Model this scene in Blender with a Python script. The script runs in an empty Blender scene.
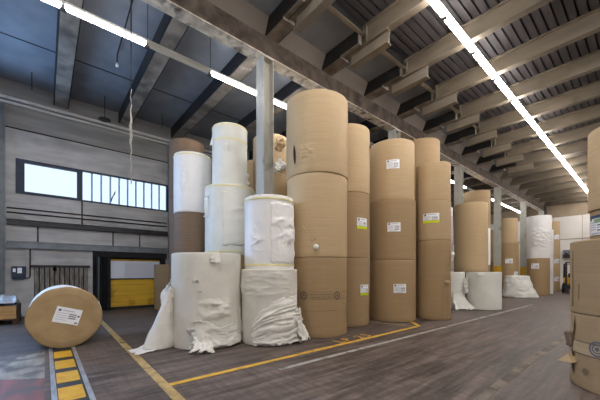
import bpy, math, random
from math import sin, cos, pi, atan2, hypot, radians
from mathutils import Vector, Matrix, noise

random.seed(7)
SC = bpy.context.scene
COL = SC.collection

# ------------------------------------------------------------------ camera
CAM_H = 1.5
YAW = radians(49.6)
cam_d = bpy.data.cameras.new('camera')
cam = bpy.data.objects.new('camera', cam_d)
COL.objects.link(cam)
cam.location = (0, 0, CAM_H)
cam.rotation_euler = (pi / 2, 0, YAW)
cam_d.sensor_width = 36
cam_d.lens = 18
cam_d.shift_y = 0.12
cam_d.clip_start = 0.05
SC.camera = cam
_c, _s = cos(YAW), sin(YAW)


def ray(px):
    """horizontal direction (depth 1) seen at photo column px"""
    u = (px - 300) / 300
    return -_s + _c * u, _c + _s * u


def on_roll(cx, cy, R, px, py):
    """angle and height of the point of an upright roll seen at a photo position"""
    dx, dy = ray(px)
    L = hypot(dx, dy)
    ex, ey = dx / L, dy / L
    b = cx * ex + cy * ey
    q = R * R - (cx * cx + cy * cy - b * b)
    m = b - math.sqrt(max(q, 0))
    return atan2(m * ey - cy, m * ex - cx), CAM_H + (272 - py) / 300 * m / L


def on_floor(px, py, z=0.0):
    t = (CAM_H - z) * 300 / (py - 272)
    dx, dy = ray(px)
    return t * dx, t * dy


# ------------------------------------------------------------------ mesh helper
class MB:
    def __init__(self):
        self.v, self.f, self.m, self.sm = [], [], [], []

    def add(self, vs, fs, mi=0, smooth=False, M=None):
        o = len(self.v)
        for p in vs:
            p = Vector(p)
            self.v.append(M @ p if M else p)
        for f in fs:
            self.f.append([i + o for i in f])
            self.m.append(mi)
            self.sm.append(smooth)
        return self

    def box(self, x0, x1, y0, y1, z0, z1, mi=0, M=None, b=0.0):
        if b <= 0:
            vs = [(x, y, z) for z in (z0, z1) for y in (y0, y1) for x in (x0, x1)]
            fs = [(0, 2, 3, 1), (4, 5, 7, 6), (0, 1, 5, 4), (2, 6, 7, 3), (0, 4, 6, 2), (1, 3, 7, 5)]
            return self.add(vs, fs, mi, False, M)
        # chamfered along z edges and top / bottom
        b = min(b, (x1 - x0) * .45, (y1 - y0) * .45, (z1 - z0) * .45)

        def ring(i, z):
            return [(x0 + i + b, y0 + i, z), (x1 - i - b, y0 + i, z), (x1 - i, y0 + i + b, z), (x1 - i, y1 - i - b, z),
                    (x1 - i - b, y1 - i, z), (x0 + i + b, y1 - i, z), (x0 + i, y1 - i - b, z), (x0 + i, y0 + i + b, z)]
        vs = ring(b * .6, z0) + ring(0, z0 + b) + ring(0, z1 - b) + ring(b * .6, z1)
        fs = [tuple(range(7, -1, -1)), tuple(range(24, 32))]
        for k in range(3):
            for j in range(8):
                a, c = k * 8 + j, k * 8 + (j + 1) % 8
                fs.append((a, c, c + 8, a + 8))
        return self.add(vs, fs, mi, False, M)

    def lathe(self, prof, n=32, mi=0, M=None, smooth=True, rad=None, close=False):
        """prof: list of (r, z) turned about z"""
        vs, fs = [], []
        for k, (r, z) in enumerate(prof):
            for j in range(n):
                a = 2 * pi * j / n
                rr = r + (rad(a, z, r) if rad else 0)
                vs.append((rr * cos(a), rr * sin(a), z))
        for k in range(len(prof) - 1):
            for j in range(n):
                a, c = k * n + j, k * n + (j + 1) % n
                fs.append((a, c, c + n, a + n))
        if close:
            fs.append(tuple(range(n - 1, -1, -1)))
            q = (len(prof) - 1) * n
            fs.append(tuple(range(q, q + n)))
        return self.add(vs, fs, mi, smooth, M)

    def tube(self, pts, r, n=8, mi=0, cap=True):
        pts = [Vector(p) for p in pts]
        rs = r if isinstance(r, (list, tuple)) else [r] * len(pts)
        vs, fs = [], []
        up = Vector((0, 0, 1))
        for i, p in enumerate(pts):
            d = (pts[min(i + 1, len(pts) - 1)] - pts[max(i - 1, 0)]).normalized()
            a = d.cross(up)
            if a.length < 1e-3:
                a = d.cross(Vector((1, 0, 0)))
            a.normalize()
            b = a.cross(d).normalized()
            for j in range(n):
                t = 2 * pi * j / n
                vs.append(p + (a * cos(t) + b * sin(t)) * rs[i])
        for i in range(len(pts) - 1):
            for j in range(n):
                q, w = i * n + j, i * n + (j + 1) % n
                fs.append((q, w, w + n, q + n))
        if cap:
            fs.append(tuple(range(n - 1, -1, -1)))
            q = (len(pts) - 1) * n
            fs.append(tuple(range(q, q + n)))
        return self.add(vs, fs, mi, True)

    def prism(self, poly, axis, a0, a1, mi=0, M=None):
        """2D polygon swept along x ('x': poly=(y,z)), y (poly=(x,z)) or z (poly=(x,y))"""
        def p3(p, a):
            return (a, p[0], p[1]) if axis == 'x' else (p[0], a, p[1]) if axis == 'y' else (p[0], p[1], a)
        n = len(poly)
        vs = [p3(p, a0) for p in poly] + [p3(p, a1) for p in poly]
        fs = [tuple(range(n)), tuple(range(2 * n - 1, n - 1, -1))]
        fs += [(j, j + n, (j + 1) % n + n, (j + 1) % n) for j in range(n)]
        return self.add(vs, fs, mi, False, M)

    def build(self, name, mats, parent=None, loc=None, fix=True):
        me = bpy.data.meshes.new(name)
        me.from_pydata([tuple(v) for v in self.v], [], self.f)
        if not isinstance(mats, (list, tuple)):
            mats = [mats]
        for m in mats:
            me.materials.append(m)
        me.polygons.foreach_set('material_index', self.m)
        me.polygons.foreach_set('use_smooth', self.sm)
        if fix:
            import bmesh
            bm = bmesh.new()
            bm.from_mesh(me)
            bmesh.ops.recalc_face_normals(bm, faces=bm.faces)
            bm.to_mesh(me)
            bm.free()
        me.update()
        o = bpy.data.objects.new(name, me)
        COL.objects.link(o)
        if parent:
            o.parent = parent
        if loc:
            o.location = loc
        return o


def tag(o, label=None, cat=None, group=None, kind=None):
    if label:
        o['label'] = label
    if cat:
        o['category'] = cat
    if group:
        o['group'] = group
    if kind:
        o['kind'] = kind
    return o


def empty(name, loc, label, cat, group=None, rot=(0, 0, 0)):
    o = bpy.data.objects.new(name, None)
    COL.objects.link(o)
    o.location = loc
    o.rotation_euler = rot
    o.empty_display_size = .1
    return tag(o, label, cat, group)


def struct(o):
    o['kind'] = 'structure'
    return o


def dup(o, loc=None, parent=None):
    c = o.copy()
    COL.objects.link(c)
    if parent:
        c.parent = parent
    if loc is not None:
        c.location = loc
    for ch in list(o.children):
        dup(ch, None, c)
    return c


# ------------------------------------------------------------------ materials
def lin(c):
    def f(x):
        x /= 255
        return x / 12.92 if x <= .04045 else ((x + .055) / 1.055) ** 2.4
    return (f(c[0]), f(c[1]), f(c[2]), 1)


def surf(name, c1, c2=None, rough=.6, metal=0.0, scale=4, stretch=(1, 1, 1), detail=5, bump=0.0, bscale=None, bstretch=None,
         lo=.35, hi=.65, c3=None, scale3=1.0, lo3=.5, hi3=.7, spec=.4, vary=0.0, rot=(0, 0, 0)):
    m = bpy.data.materials.new(name)
    m.use_nodes = True
    N, L = m.node_tree.nodes, m.node_tree.links
    B = N['Principled BSDF']
    B.inputs['Roughness'].default_value = rough
    B.inputs['Metallic'].default_value = metal
    B.inputs['Specular IOR Level'].default_value = spec
    tc = N.new('ShaderNodeTexCoord')

    def ns(sc, st, det):
        mp = N.new('ShaderNodeMapping')
        mp.inputs['Scale'].default_value = st
        mp.inputs['Rotation'].default_value = rot
        L.new(tc.outputs['Object'], mp.inputs['Vector'])
        t = N.new('ShaderNodeTexNoise')
        t.inputs['Scale'].default_value = sc
        t.inputs['Detail'].default_value = det
        L.new(mp.outputs[0], t.inputs['Vector'])
        return t.outputs['Fac']

    def ramp(fac, a, b):
        r = N.new('ShaderNodeMapRange')
        r.inputs['From Min'].default_value = a
        r.inputs['From Max'].default_value = b
        L.new(fac, r.inputs['Value'])
        return r.outputs[0]

    def mix(fac, a, b):
        x = N.new('ShaderNodeMix')
        x.data_type = 'RGBA'
        L.new(fac, x.inputs[0])
        for q, sk in ((a, x.inputs[6]), (b, x.inputs[7])):
            if hasattr(q, 'default_value') or hasattr(q, 'links'):
                L.new(q, sk)
            else:
                sk.default_value = q
        return x.outputs[2]
    col = None
    a = lin(c1)
    if c2:
        col = mix(ramp(ns(scale, stretch, detail), lo, hi), a, lin(c2))
    if c3:
        col = mix(ramp(ns(scale3, (1, 1, 1), 6), lo3, hi3), col if col else a, lin(c3))
    if vary:
        oi = N.new('ShaderNodeObjectInfo')
        hs = N.new('ShaderNodeHueSaturation')
        mr = N.new('ShaderNodeMapRange')
        mr.inputs['To Min'].default_value = 1 - vary
        mr.inputs['To Max'].default_value = 1 + vary
        L.new(oi.outputs['Random'], mr.inputs['Value'])
        L.new(mr.outputs[0], hs.inputs['Value'])
        if col:
            L.new(col, hs.inputs['Color'])
        else:
            hs.inputs['Color'].default_value = a
        col = hs.outputs[0]
    if col:
        L.new(col, B.inputs['Base Color'])
    else:
        B.inputs['Base Color'].default_value = a
    if bump:
        bp = N.new('ShaderNodeBump')
        bp.inputs['Strength'].default_value = bump
        bp.inputs['Distance'].default_value = .02
        L.new(ns(bscale or scale, bstretch or stretch, 5), bp.inputs['Height'])
        L.new(bp.outputs[0], B.inputs['Normal'])
    m['mix'] = 1
    return m


def glow(name, c, strength, base=230):
    m = bpy.data.materials.new(name)
    m.use_nodes = True
    B = m.node_tree.nodes['Principled BSDF']
    B.inputs['Base Color'].default_value = lin((base, base, base))
    B.inputs['Emission Color'].default_value = lin(c)
    B.inputs['Emission Strength'].default_value = strength
    return m


KR = surf('kraft_paper', (192, 168, 132), (184, 159, 122), rough=.62, scale=3, stretch=(.4, .4, 22), bump=.12, bscale=5, bstretch=(1, 1, 1), vary=.05, spec=.35)
KRD = surf('brown_shaded_kraft', (170, 145, 110), (162, 136, 101), rough=.65, scale=3, stretch=(.4, .4, 22), bump=.12, bscale=5, bstretch=(1, 1, 1), vary=.05, spec=.3)  # browner copy of the kraft; shade on lower rolls is partly in the colour
KRX = surf('dark_brown_kraft_paper', (134, 112, 92), (124, 102, 82), rough=.7, scale=3, stretch=(.4, .4, 18), bump=.1, bscale=5, bstretch=(1, 1, 1), spec=.3)
WH = surf('white_wrap', (242, 241, 240), (235, 234, 234), rough=.5, scale=3, bump=.25, bscale=7, vary=.02)
KRC = surf('kraft_cap', (176, 150, 112), (164, 138, 100), rough=.65, scale=4, bump=.2, bscale=6, spec=.3)
OW = surf('offwhite_wrap', (226, 223, 214), (218, 215, 205), rough=.6, scale=2, bump=.22, bscale=6, c3=(206, 202, 193), scale3=1.6, lo3=.55, hi3=.75)
CW = surf('cream_white_wrap', (236, 237, 231), (228, 229, 222), rough=.55, scale=2, bump=.3, bscale=6)
TORN = surf('torn_white_paper', (232, 230, 224), (220, 217, 209), rough=.7, scale=5, bump=.2, bscale=14)
TAPE = surf('yellow_tape', (238, 230, 168), (232, 222, 150), rough=.4, scale=8)
LABEL = surf('label_white', (244, 246, 250), None, rough=.45)
INK = surf('label_ink', (96, 100, 120), None, rough=.6)
INKL = surf('label_grey_ink', (186, 190, 202), None, rough=.6)
LIME = surf('label_lime', (214, 224, 20), None, rough=.5)
BLUEL = surf('label_blue', (44, 70, 110), None, rough=.5)
GREENL = surf('label_green', (140, 175, 120), None, rough=.5)
LOGO = surf('print_grey', (96, 84, 76), (120, 104, 90), rough=.7, scale=30)
CREASE = surf('dark_tear', (40, 30, 24), None, rough=.9)
CONC = surf('raw_concrete', (150, 140, 128), (112, 104, 96), rough=.85, scale=2.2, detail=8, bump=.5, bscale=9, c3=(86, 78, 70), scale3=1.1, lo3=.5, hi3=.72)
CONCB = surf('beam_concrete', (98, 88, 79), (66, 58, 52), rough=.9, scale=3, detail=9, bump=.7, bscale=8, c3=(58, 50, 45), scale3=2.2, lo3=.5, hi3=.7)
CONCL = surf('beam_soffit', (226, 215, 198), (186, 175, 158), rough=.9, scale=5, detail=9, bump=.8, bscale=12, c3=(104, 94, 82), scale3=4, lo3=.52, hi3=.7)
DKBOARD = surf('dark_board', (40, 38, 37), (27, 26, 26), rough=.8, scale=3, stretch=(.5, 2, 9), bump=.4, bscale=5)  # near-black tone for joist flanks and channel webs
SLAB_DAYLIT = surf('slab_soffit_daylit', (138, 142, 150), (122, 126, 134), rough=.85, scale=1.2, c3=(106, 109, 116), scale3=.5, lo3=.5, hi3=.75)  # bluish tint puts the window daylight into the slab colour
SLABW = surf('slab_soffit_grey', (128, 120, 112), (112, 104, 97), rough=.85, scale=1.0)
CREAM = surf('cream_paint_steel', (134, 123, 107), (122, 111, 95), rough=.55, scale=2, stretch=(.4, 2, 2), c3=(108, 98, 84), scale3=1.4, lo3=.58, hi3=.75)
DECK = surf('metal_deck', (88, 84, 86), (68, 65, 67), rough=.5, metal=.2, scale=2, stretch=(3, .4, 1))
DECKG = surf('metal_deck_groove', (24, 23, 24), None, rough=.7)
WALLP = surf('wall_paint', (192, 191, 191), (168, 167, 167), rough=.8, scale=1.6, stretch=(1, .5, 2.5), detail=8, bump=.4, bscale=5, c3=(146, 144, 142), scale3=1.1, lo3=.55, hi3=.8)
WALLG = surf('wall_upper_grey', (160, 157, 154), (138, 135, 132), rough=.85, scale=1.4, stretch=(1, .4, 3), detail=8, bump=.3, bscale=5)
ENDW = surf('end_wall_panel', (238, 234, 228), (228, 224, 218), rough=.8, scale=.8)
ENDB = surf('end_wall_band', (176, 158, 136), (164, 146, 124), rough=.85, scale=1)
GALV = surf('column_steel_paint', (184, 182, 172), (168, 166, 156), rough=.5, metal=.0, scale=3, stretch=(2, 2, .6), c3=(126, 126, 120), scale3=2, lo3=.58, hi3=.75)
YELP = surf('yellow_paint', (214, 168, 40), (196, 150, 34), rough=.6, scale=6)
DKST = surf('dark_steel', (62, 62, 64), (48, 48, 50), rough=.5, metal=.3, scale=4)
MIDST = surf('grey_steel', (128, 134, 140), (112, 118, 124), rough=.5, metal=.3, scale=4)
PIPEC = surf('cream_pipe', (232, 229, 222), (214, 210, 202), rough=.5, scale=5)
NAVY = surf('window_frame_navy', (26, 42, 68), (20, 34, 56), rough=.5, scale=6)
BLACK = surf('black_rubber', (26, 28, 32), (18, 19, 22), rough=.75, scale=6)
STRIP = surf('tarred_strip', (52, 50, 52), (38, 37, 40), rough=.6, scale=6, bump=.3)
RAILM = surf('worn_steel_rail', (206, 214, 226), (170, 178, 192), rough=.35, metal=.7, scale=7, stretch=(.5, 3, 1))
PLANK = surf('weathered_plank', (150, 146, 138), (92, 87, 80), rough=.85, scale=5, stretch=(6, 6, .5), bump=.5, bscale=6, bstretch=(6, 6, .6))
WOOD = surf('light_wood', (196, 158, 108), (176, 138, 90), rough=.6, scale=4, stretch=(1, .5, 8))
DKWOOD = surf('dark_wood', (70, 48, 36), (54, 38, 30), rough=.7, scale=5)
DOORY = surf('door_yellow', (240, 194, 66), (226, 178, 52), rough=.5, scale=2, stretch=(1, .4, 5), c3=(190, 142, 40), scale3=1.8, lo3=.55, hi3=.72)
ROPE = surf('frayed_rope', (206, 200, 188), (170, 164, 152), rough=.9, scale=20, bump=.4)
CABLE = surf('dark_cable', (44, 42, 40), None, rough=.7)
HOUS = surf('light_housing', (196, 194, 188), None, rough=.5)
SIDEB = surf('electric_box_blue', (44, 60, 84), (36, 50, 72), rough=.5, scale=6)
FLYEL = surf('forklift_yellow', (214, 160, 30), None, rough=.4)
REDF = surf('red_floor_paint', (134, 80, 74), (112, 70, 66), rough=.6, scale=3, stretch=(.6, 3, 1), c3=(88, 76, 74), scale3=3.4, lo3=.45, hi3=.62, spec=.5)
BAREF = surf('bare_floor', (158, 151, 140), (128, 122, 114), rough=.6, scale=3, stretch=(.5, 3, 1), c3=(90, 85, 82), scale3=3.2, lo3=.45, hi3=.62, spec=.5)
LINEY = surf('floor_line_yellow', (214, 172, 62), (196, 154, 50), rough=.6, scale=7, c3=(122, 98, 62), scale3=5, lo3=.58, hi3=.72)
LINEP = surf('floor_line_pale_yellow', (186, 160, 106), (166, 140, 92), rough=.6, scale=7, c3=(112, 98, 80), scale3=5, lo3=.52, hi3=.7)
LINEW = surf('floor_line_white', (166, 164, 158), (146, 143, 138), rough=.6, scale=7, c3=(104, 98, 94), scale3=4, lo3=.5, hi3=.66)
DUST = surf('floor_line_dust', (132, 122, 108), (112, 102, 93), rough=.7, scale=5, c3=(88, 79, 75), scale3=2.6, lo3=.45, hi3=.62)
WGLASS = glow('frosted_daylight', (214, 236, 255), .37, 60)
DAYL = glow('added_daylight', (150, 198, 255), 16.0)  # glow of the added, unseen window
TUBE = glow('tube_light', (253, 247, 242), 17.0)
TUBEL = glow('tube_light_cool', (250, 249, 248), 12.0)
TUBEOFF = surf('tube_off', (188, 186, 178), None, rough=.4)
DOORW = glow('door_window', (200, 208, 235), .06, 170)
FILM = surf('plastic_film', (190, 194, 200), (160, 165, 172), rough=.25, scale=6, spec=.6)


def floor_material():
    m = bpy.data.materials.new('worn_floor')
    m.use_nodes = True
    N, L = m.node_tree.nodes, m.node_tree.links
    B = N['Principled BSDF']
    tc = N.new('ShaderNodeTexCoord')

    def ns(sc, st, rz, det=6, rgh=.55, dist=0):
        mp = N.new('ShaderNodeMapping')
        mp.inputs['Scale'].default_value = st
        mp.inputs['Rotation'].default_value = (0, 0, rz)
        L.new(tc.outputs['Object'], mp.inputs['Vector'])
        t = N.new('ShaderNodeTexNoise')
        t.inputs['Scale'].default_value = sc
        t.inputs['Detail'].default_value = det
        t.inputs['Roughness'].default_value = rgh
        t.inputs['Distortion'].default_value = dist
        L.new(mp.outputs[0], t.inputs['Vector'])
        return t.outputs['Fac']

    def mr(v, a, b, c=0, d=1):
        r = N.new('ShaderNodeMapRange')
        for k, q in zip(('From Min', 'From Max', 'To Min', 'To Max'), (a, b, c, d)):
            r.inputs[k].default_value = q
        L.new(v, r.inputs['Value'])
        return r.outputs[0]

    def mt(op, a, b):
        q = N.new('ShaderNodeMath')
        q.operation = op
        for i, w in enumerate((a, b)):
            if isinstance(w, (int, float)):
                q.inputs[i].default_value = w
            else:
                L.new(w, q.inputs[i])
        return q.outputs[0]

    def mix(f, a, b):
        x = N.new('ShaderNodeMix')
        x.data_type = 'RGBA'
        L.new(f, x.inputs[0])
        for q, sk in ((a, x.inputs[6]), (b, x.inputs[7])):
            if isinstance(q, tuple):
                sk.default_value = q
            else:
                L.new(q, sk)
        return x.outputs[2]
    big = mr(ns(.35, (1, 1, 1), 0, 5), .35, .65)
    s1 = mr(ns(1.4, (5, .45, 1), radians(18), 7, .65, .4), .38, .66)
    s2 = mr(ns(1.6, (6, .5, 1), radians(-38), 7, .65, .5), .42, .68)
    s3 = mr(ns(2.2, (.5, 6, 1), radians(12), 6, .6, .3), .46, .7)
    grain = mr(ns(9, (1, 1, 1), 0, 6, .7), .3, .7)
    f = mt('ADD', mt('MULTIPLY', s1, .5), mt('MULTIPLY', s2, .36))
    f = mt('ADD', f, mt('MULTIPLY', grain, .2))
    f = mt('ADD', f, mt('MULTIPLY', big, .2))
    col = mix(mr(f, .15, .85), lin((40, 35, 33)), lin((120, 106, 99)))
    col = mix(mt('MULTIPLY', s3, .35), col, lin((44, 38, 38)))
    L.new(col, B.inputs['Base Color'])
    L.new(mr(f, .1, .9, .42, .62), B.inputs['Roughness'])
    B.inputs['Specular IOR Level'].default_value = .35
    bp = N.new('ShaderNodeBump')
    bp.inputs['Strength'].default_value = .25
    bp.inputs['Distance'].default_value = .01
    L.new(f, bp.inputs['Height'])
    L.new(bp.outputs[0], B.inputs['Normal'])
    return m


FLOOR = floor_material()

# ------------------------------------------------------------------ setting
XW, XR, YB, YE, ZS = -13.8, 9.0, -6.0, 35.0, 7.85
struct(MB().box(XW - .4, XR + .3, YB - .3, YE + .3, -.2, 0).build('floor', FLOOR))

# window wall on the left, with the window band and the dock opening cut out
w = MB()
WZ0, WZ1, WY0, WY1 = 4.14, 5.31, -.74, 4.13
DY0, DY1, DZ1 = 1.4, 4.0, 2.2
w.box(XW - .3, XW, YB, DY0, 0, WZ0)
w.box(XW - .3, XW, DY1, YE, 0, WZ0)
w.box(XW - .3, XW, DY0, DY1, DZ1, WZ0)
w.box(XW - .3, XW, YB, -5.6, WZ0, WZ1)
w.box(XW - .3, XW, -1.4, WY0, WZ0, WZ1)
w.box(XW - .3, XW, WY1, YE, WZ0, WZ1)
w.box(XW - .3, XW, YB, YE, WZ1, 6.28)
w.box(XW - .3, XW - .03, YB, YE, 6.28, 6.33, 2)
w.box(XW - .3, XW, YB, YE, 6.33, ZS, 1)
struct(w.build('wall_left', [WALLP, WALLG, BLACK]))
w = MB()
w.box(XW - .3, XR + .3, YE, YE + .3, 0, 6.4)
w.box(XW - .3, XR + .3, YE - .04, YE + .3, 6.4, 8.2, 1)
for k in range(12):
    x = XW + 1.9 * k + .4
    w.box(x, x + .03, YE - .012, YE, 0, 6.4, 1)
w.box(XW, XR, YE - .03, YE, 4.35, 4.42, 1)
struct(w.build('wall_back', [ENDW, ENDB]))
struct(MB().box(XR, XR + .3, YB, YE, 0, 8.2).build('wall_right', ENDW))
struct(MB().box(XW - .3, XR + .3, YB - .3, YB, 0, 8.2).build('wall_front', ENDW))

# ceiling: concrete slab bays on the left and along the beam, far bays, and the ribbed metal deck
XED = -5.0
YD = 21.3
c = MB()
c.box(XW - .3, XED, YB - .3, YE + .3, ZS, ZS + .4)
c.box(XED, XR + .3, YD, YE + .3, ZS, ZS + .4, 1)
for x in (-11.2, -9.0):
    c.box(x, x + .03, YB, YE, ZS - .012, ZS + .01, 2)
struct(c.build('ceiling', [SLAB_DAYLIT, SLABW, DECKG]))
d = MB()
x = XED
while x < XR:
    d.box(x, x + .155, YB, YD, 8.06, 8.2)
    d.box(x + .155, x + .2, YB, YD, 8.13, 8.2, 1)
    x += .2
struct(d.build('ceiling_deck', [DECK, DECKG]))

# main beam along the columns
XC = -6.51
b = MB()
b.box(XC - .17, XC + .17, YB, 34.4, 7.0, 7.46, 0)
b.box(XC - .17, XC + .17, YB, 34.4, 6.975, 7.0, 1)
b.prism([(XC - .15, 7.46), (XC + .15, 7.46), (XC + .34, ZS), (XC - .34, ZS)], 'y', YB, 34.4, 2)
struct(b.build('main_beam', [CONCB, CONCL, SLABW]))
struct(MB().box(XC - .24, XC + .24, 34.4, 35, 6.7, 7.4).build('beam_bearing', DKST))

ORD = ['first', 'second', 'third', 'fourth', 'fifth', 'sixth', 'seventh', 'eighth', 'ninth', 'tenth', 'eleventh', 'twelfth', 'thirteenth',
       'fourteenth', 'fifteenth', 'sixteenth', 'seventeenth', 'eighteenth', 'nineteenth', 'twentieth', 'twenty-first', 'twenty-second']
GRID = [-1.55 + 2 * k for k in range(19)]


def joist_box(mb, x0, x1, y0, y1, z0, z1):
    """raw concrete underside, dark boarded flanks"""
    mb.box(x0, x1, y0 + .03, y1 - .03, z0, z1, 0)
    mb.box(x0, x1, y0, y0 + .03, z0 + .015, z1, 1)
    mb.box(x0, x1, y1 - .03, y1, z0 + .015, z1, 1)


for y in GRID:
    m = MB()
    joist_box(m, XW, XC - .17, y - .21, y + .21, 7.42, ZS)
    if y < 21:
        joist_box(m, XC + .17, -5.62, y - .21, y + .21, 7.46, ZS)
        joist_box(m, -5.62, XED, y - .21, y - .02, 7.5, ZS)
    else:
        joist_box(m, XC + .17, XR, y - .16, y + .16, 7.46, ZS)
    o = struct(m.build('ceiling_joist', [CONC, DKBOARD] if y < 21 else [CREAM, CREAM]))
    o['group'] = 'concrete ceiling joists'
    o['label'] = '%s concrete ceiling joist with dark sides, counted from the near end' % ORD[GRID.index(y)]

for i, y in enumerate([g for g in GRID if 0 < g < 21]):
    # rolled steel roof beam
    yc = y + .1
    m = MB()
    m.box(-5.6, XR, yc - .1, yc + .1, 7.56, 7.585)
    m.box(-5.6, XR, yc - .1, yc + .1, 8.03, 8.055)
    m.box(-5.6, XR, yc - .012, yc + .012, 7.585, 8.03)
    m.box(-4.93, -4.9, yc - .1, yc + .1, 7.585, 8.03)
    o = struct(m.build('roof_beam', CREAM))
    o['group'] = 'cream steel roof beams'
    o['label'] = '%s cream steel roof beam under the ribbed metal deck' % ORD[i]
    m = MB()
    m.box(-5.46, -4.26, yc - .1, yc + .1, 7.2, 7.222)
    m.box(-5.46, -4.26, yc - .1, yc + .1, 7.536, 7.558)
    m.box(-5.46, -4.26, yc - .01, yc + .01, 7.222, 7.536)
    o = struct(m.build('beam_bracket', CREAM))
    o['group'] = 'short cream bearing beams'
    o['label'] = '%s short cream bearing beam below a roof beam end' % ORD[i]
    # channel closing the edge of the slab up to the metal deck
    m = MB()
    m.box(XED, XED + .02, yc + .12, yc + 1.88, 7.76, 8.06, 1)
    m.box(XED, XED + .11, yc + .12, yc + 1.88, 7.74, 7.76, 0)
    m.box(XED + .02, XED + .1, yc + .14, yc + .16, 7.76, 8.06, 0)
    o = struct(m.build('edge_channel', [CREAM, DKBOARD]))
    o['group'] = 'dark edge channels'
    o['label'] = '%s dark steel edge channel between the roof beams' % ORD[i]

# columns
COLY = [4.35, 10.35, 16.35, 22.35, 28.35, 34.2]
CLAB = ['grey steel column rising behind the creased bright white roll',
        'grey steel column hidden behind the stacks with shipping labels',
        'grey steel column seen above the plain tan roll in the middle distance',
        'grey steel column with pale base beyond the low white roll',
        'grey steel column with yellow painted base beside the brown roll',
        'grey steel column at the far end of the main beam']
for y, lb in zip(COLY, CLAB):
    e = empty('steel_column', (XC, y, 0), lb, 'column', 'steel columns under the main beam')
    m = MB()
    for s in (-1, 1):
        m.box(-.17, .17, s * .145 - .012, s * .145 + .012, .02, 6.94)
    m.box(-.009, .009, -.133, .133, .02, 6.94)
    m.build('shaft', GALV, e)
    m = MB()
    m.box(-.17, .17, -.16, .16, 6.94, 6.975)
    m.build('cap_plate', GALV, e)
    MB().box(-.2, .2, -.2, .2, 0, .02).build('base_plate', DKST, e)
    m = MB()
    for s in (-1, 1):
        m.box(-.178, .178, s * .145 - .018, s * .145 + .018, .02, 1.9)
    m.box(-.015, .015, -.127, .127, .02, 1.9)
    m.build('painted_foot', YELP, e)


# ------------------------------------------------------------------ lights
def fixture(name, x, y0, mat, label, group, z=6.8, wd=.07, hang=True, L=1.54):
    e = empty(name, (x, y0, z), label, 'ceiling light', group)
    MB().prism([(-wd * .62, .05), (wd * .62, .05), (wd * .4, .14), (-wd * .4, .14)], 'y', 0.003, L - .003).build('housing', HOUS, e)
    m = MB()
    n = 9
    pr = [(wd * cos(pi + pi * k / n) * .95, .05 + .075 * sin(pi + pi * k / n)) for k in range(n + 1)]
    m.prism(pr, 'y', .03, L - .03)
    m.build('diffuser', mat, e)
    for a in (0, L - .05):
        MB().box(-wd * .55, wd * .55, a, a + .05, -.06, .06).build('end_clip', DKST, e)
    if hang:
        MB().tube([(0, .02, .14), (0, .02, (8.05 if x > -5 else 7.85) - z)], .008, 6).build('hanger_rod', DKST, e)
    return e


yy = (6.33 - 1.54 * 7) * 1.113
k = 0
first = None
while yy < 33:
    fixture('ceiling_light', -3.12, yy, TUBE, '%s fluorescent light of the long row over the aisle' % (ORD[k] if k < len(ORD) else 'far'),
            'aisle row of fluorescent lights', z=7.42, wd=.085, hang=False, L=1.714)
    yy += 1.714
    k += 1
yy = .28 - 1.54
k = 0
while yy < 33:
    q = k % 21
    lit = not (k == 2 or k in (6, 7, 8, 9, 10, 14, 15, 16))
    fixture('ceiling_light', -7.67, yy, TUBEL if lit else TUBEOFF,
            '%s %s light of the row left of the beam' % (ORD[k] if k < len(ORD) else 'far', 'lit fluorescent' if lit else 'unlit fluorescent'),
            'left row of fluorescent lights', wd=.065)
    yy += 1.54
    k += 1
yy = -5  # added lamp row out of view, put in to light the near side
k = 0
while yy < 24:
    fixture('ceiling_light', 3.0, yy, TUBE, '%s fluorescent light of the added unseen row over the near aisle side' % ORD[k], 'added side row of fluorescent lights', z=7.0)
    yy += 1.62
    k += 1

# ------------------------------------------------------------------ left wall fittings
XF = XW
# window_1: single pane; window_2: frosted channel glass strips
e = struct(bpy.data.objects.new('window_1', None))
COL.objects.link(e)
e.location = (XW, 0, 0)
m = MB()
m.box(-.2, .03, -.74, -.52, 4.14, 5.31)
m.box(-.2, .03, -.52, 1.07, 5.2, 5.31)
m.box(-.2, .03, -.52, 1.07, 4.14, 4.23)
m.box(-.2, .03, .91, 1.07, 4.23, 5.2)
m.build('window_frame', NAVY, e)
MB().box(-.1, -.08, -.52, .91, 4.23, 5.2).build('pane', WGLASS, e)
e = struct(bpy.data.objects.new('window_2', None))
COL.objects.link(e)
e.location = (XW, 0, 0)
m = MB()
m.box(-.2, .03, 1.07, 4.13, 5.26, 5.31)
m.box(-.2, .03, 1.07, 4.13, 4.14, 4.19)
m.box(-.2, .03, 4.08, 4.13, 4.19, 5.26)
m.build('window_frame', NAVY, e)
m = MB()
nst = 10
for k in range(nst):
    y0 = 1.07 + 3.01 * k / nst
    y1 = 1.07 + 3.01 * (k + 1) / nst
    m.box(-.1, -.08, y0 + .028, y1 - .028, 4.19, 5.26, 0)
    m.box(-.12, -.06, y1 - .028, y1 + .028, 4.19, 5.26, 1)
m.build('pane', [WGLASS, surf('glass_joint', (130, 176, 226), None, rough=.4)], e)
m = MB()
m.tube([(-.07, 2.0, 4.28), (-.07, 2.03, 4.42), (-.07, 2.06, 4.5), (-.07, 2.12, 4.62), (-.07, 2.14, 4.72)], [.012, .025, .02, .025, .01], 6)
m.build('crack_patch', SIDEB, e)

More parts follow.
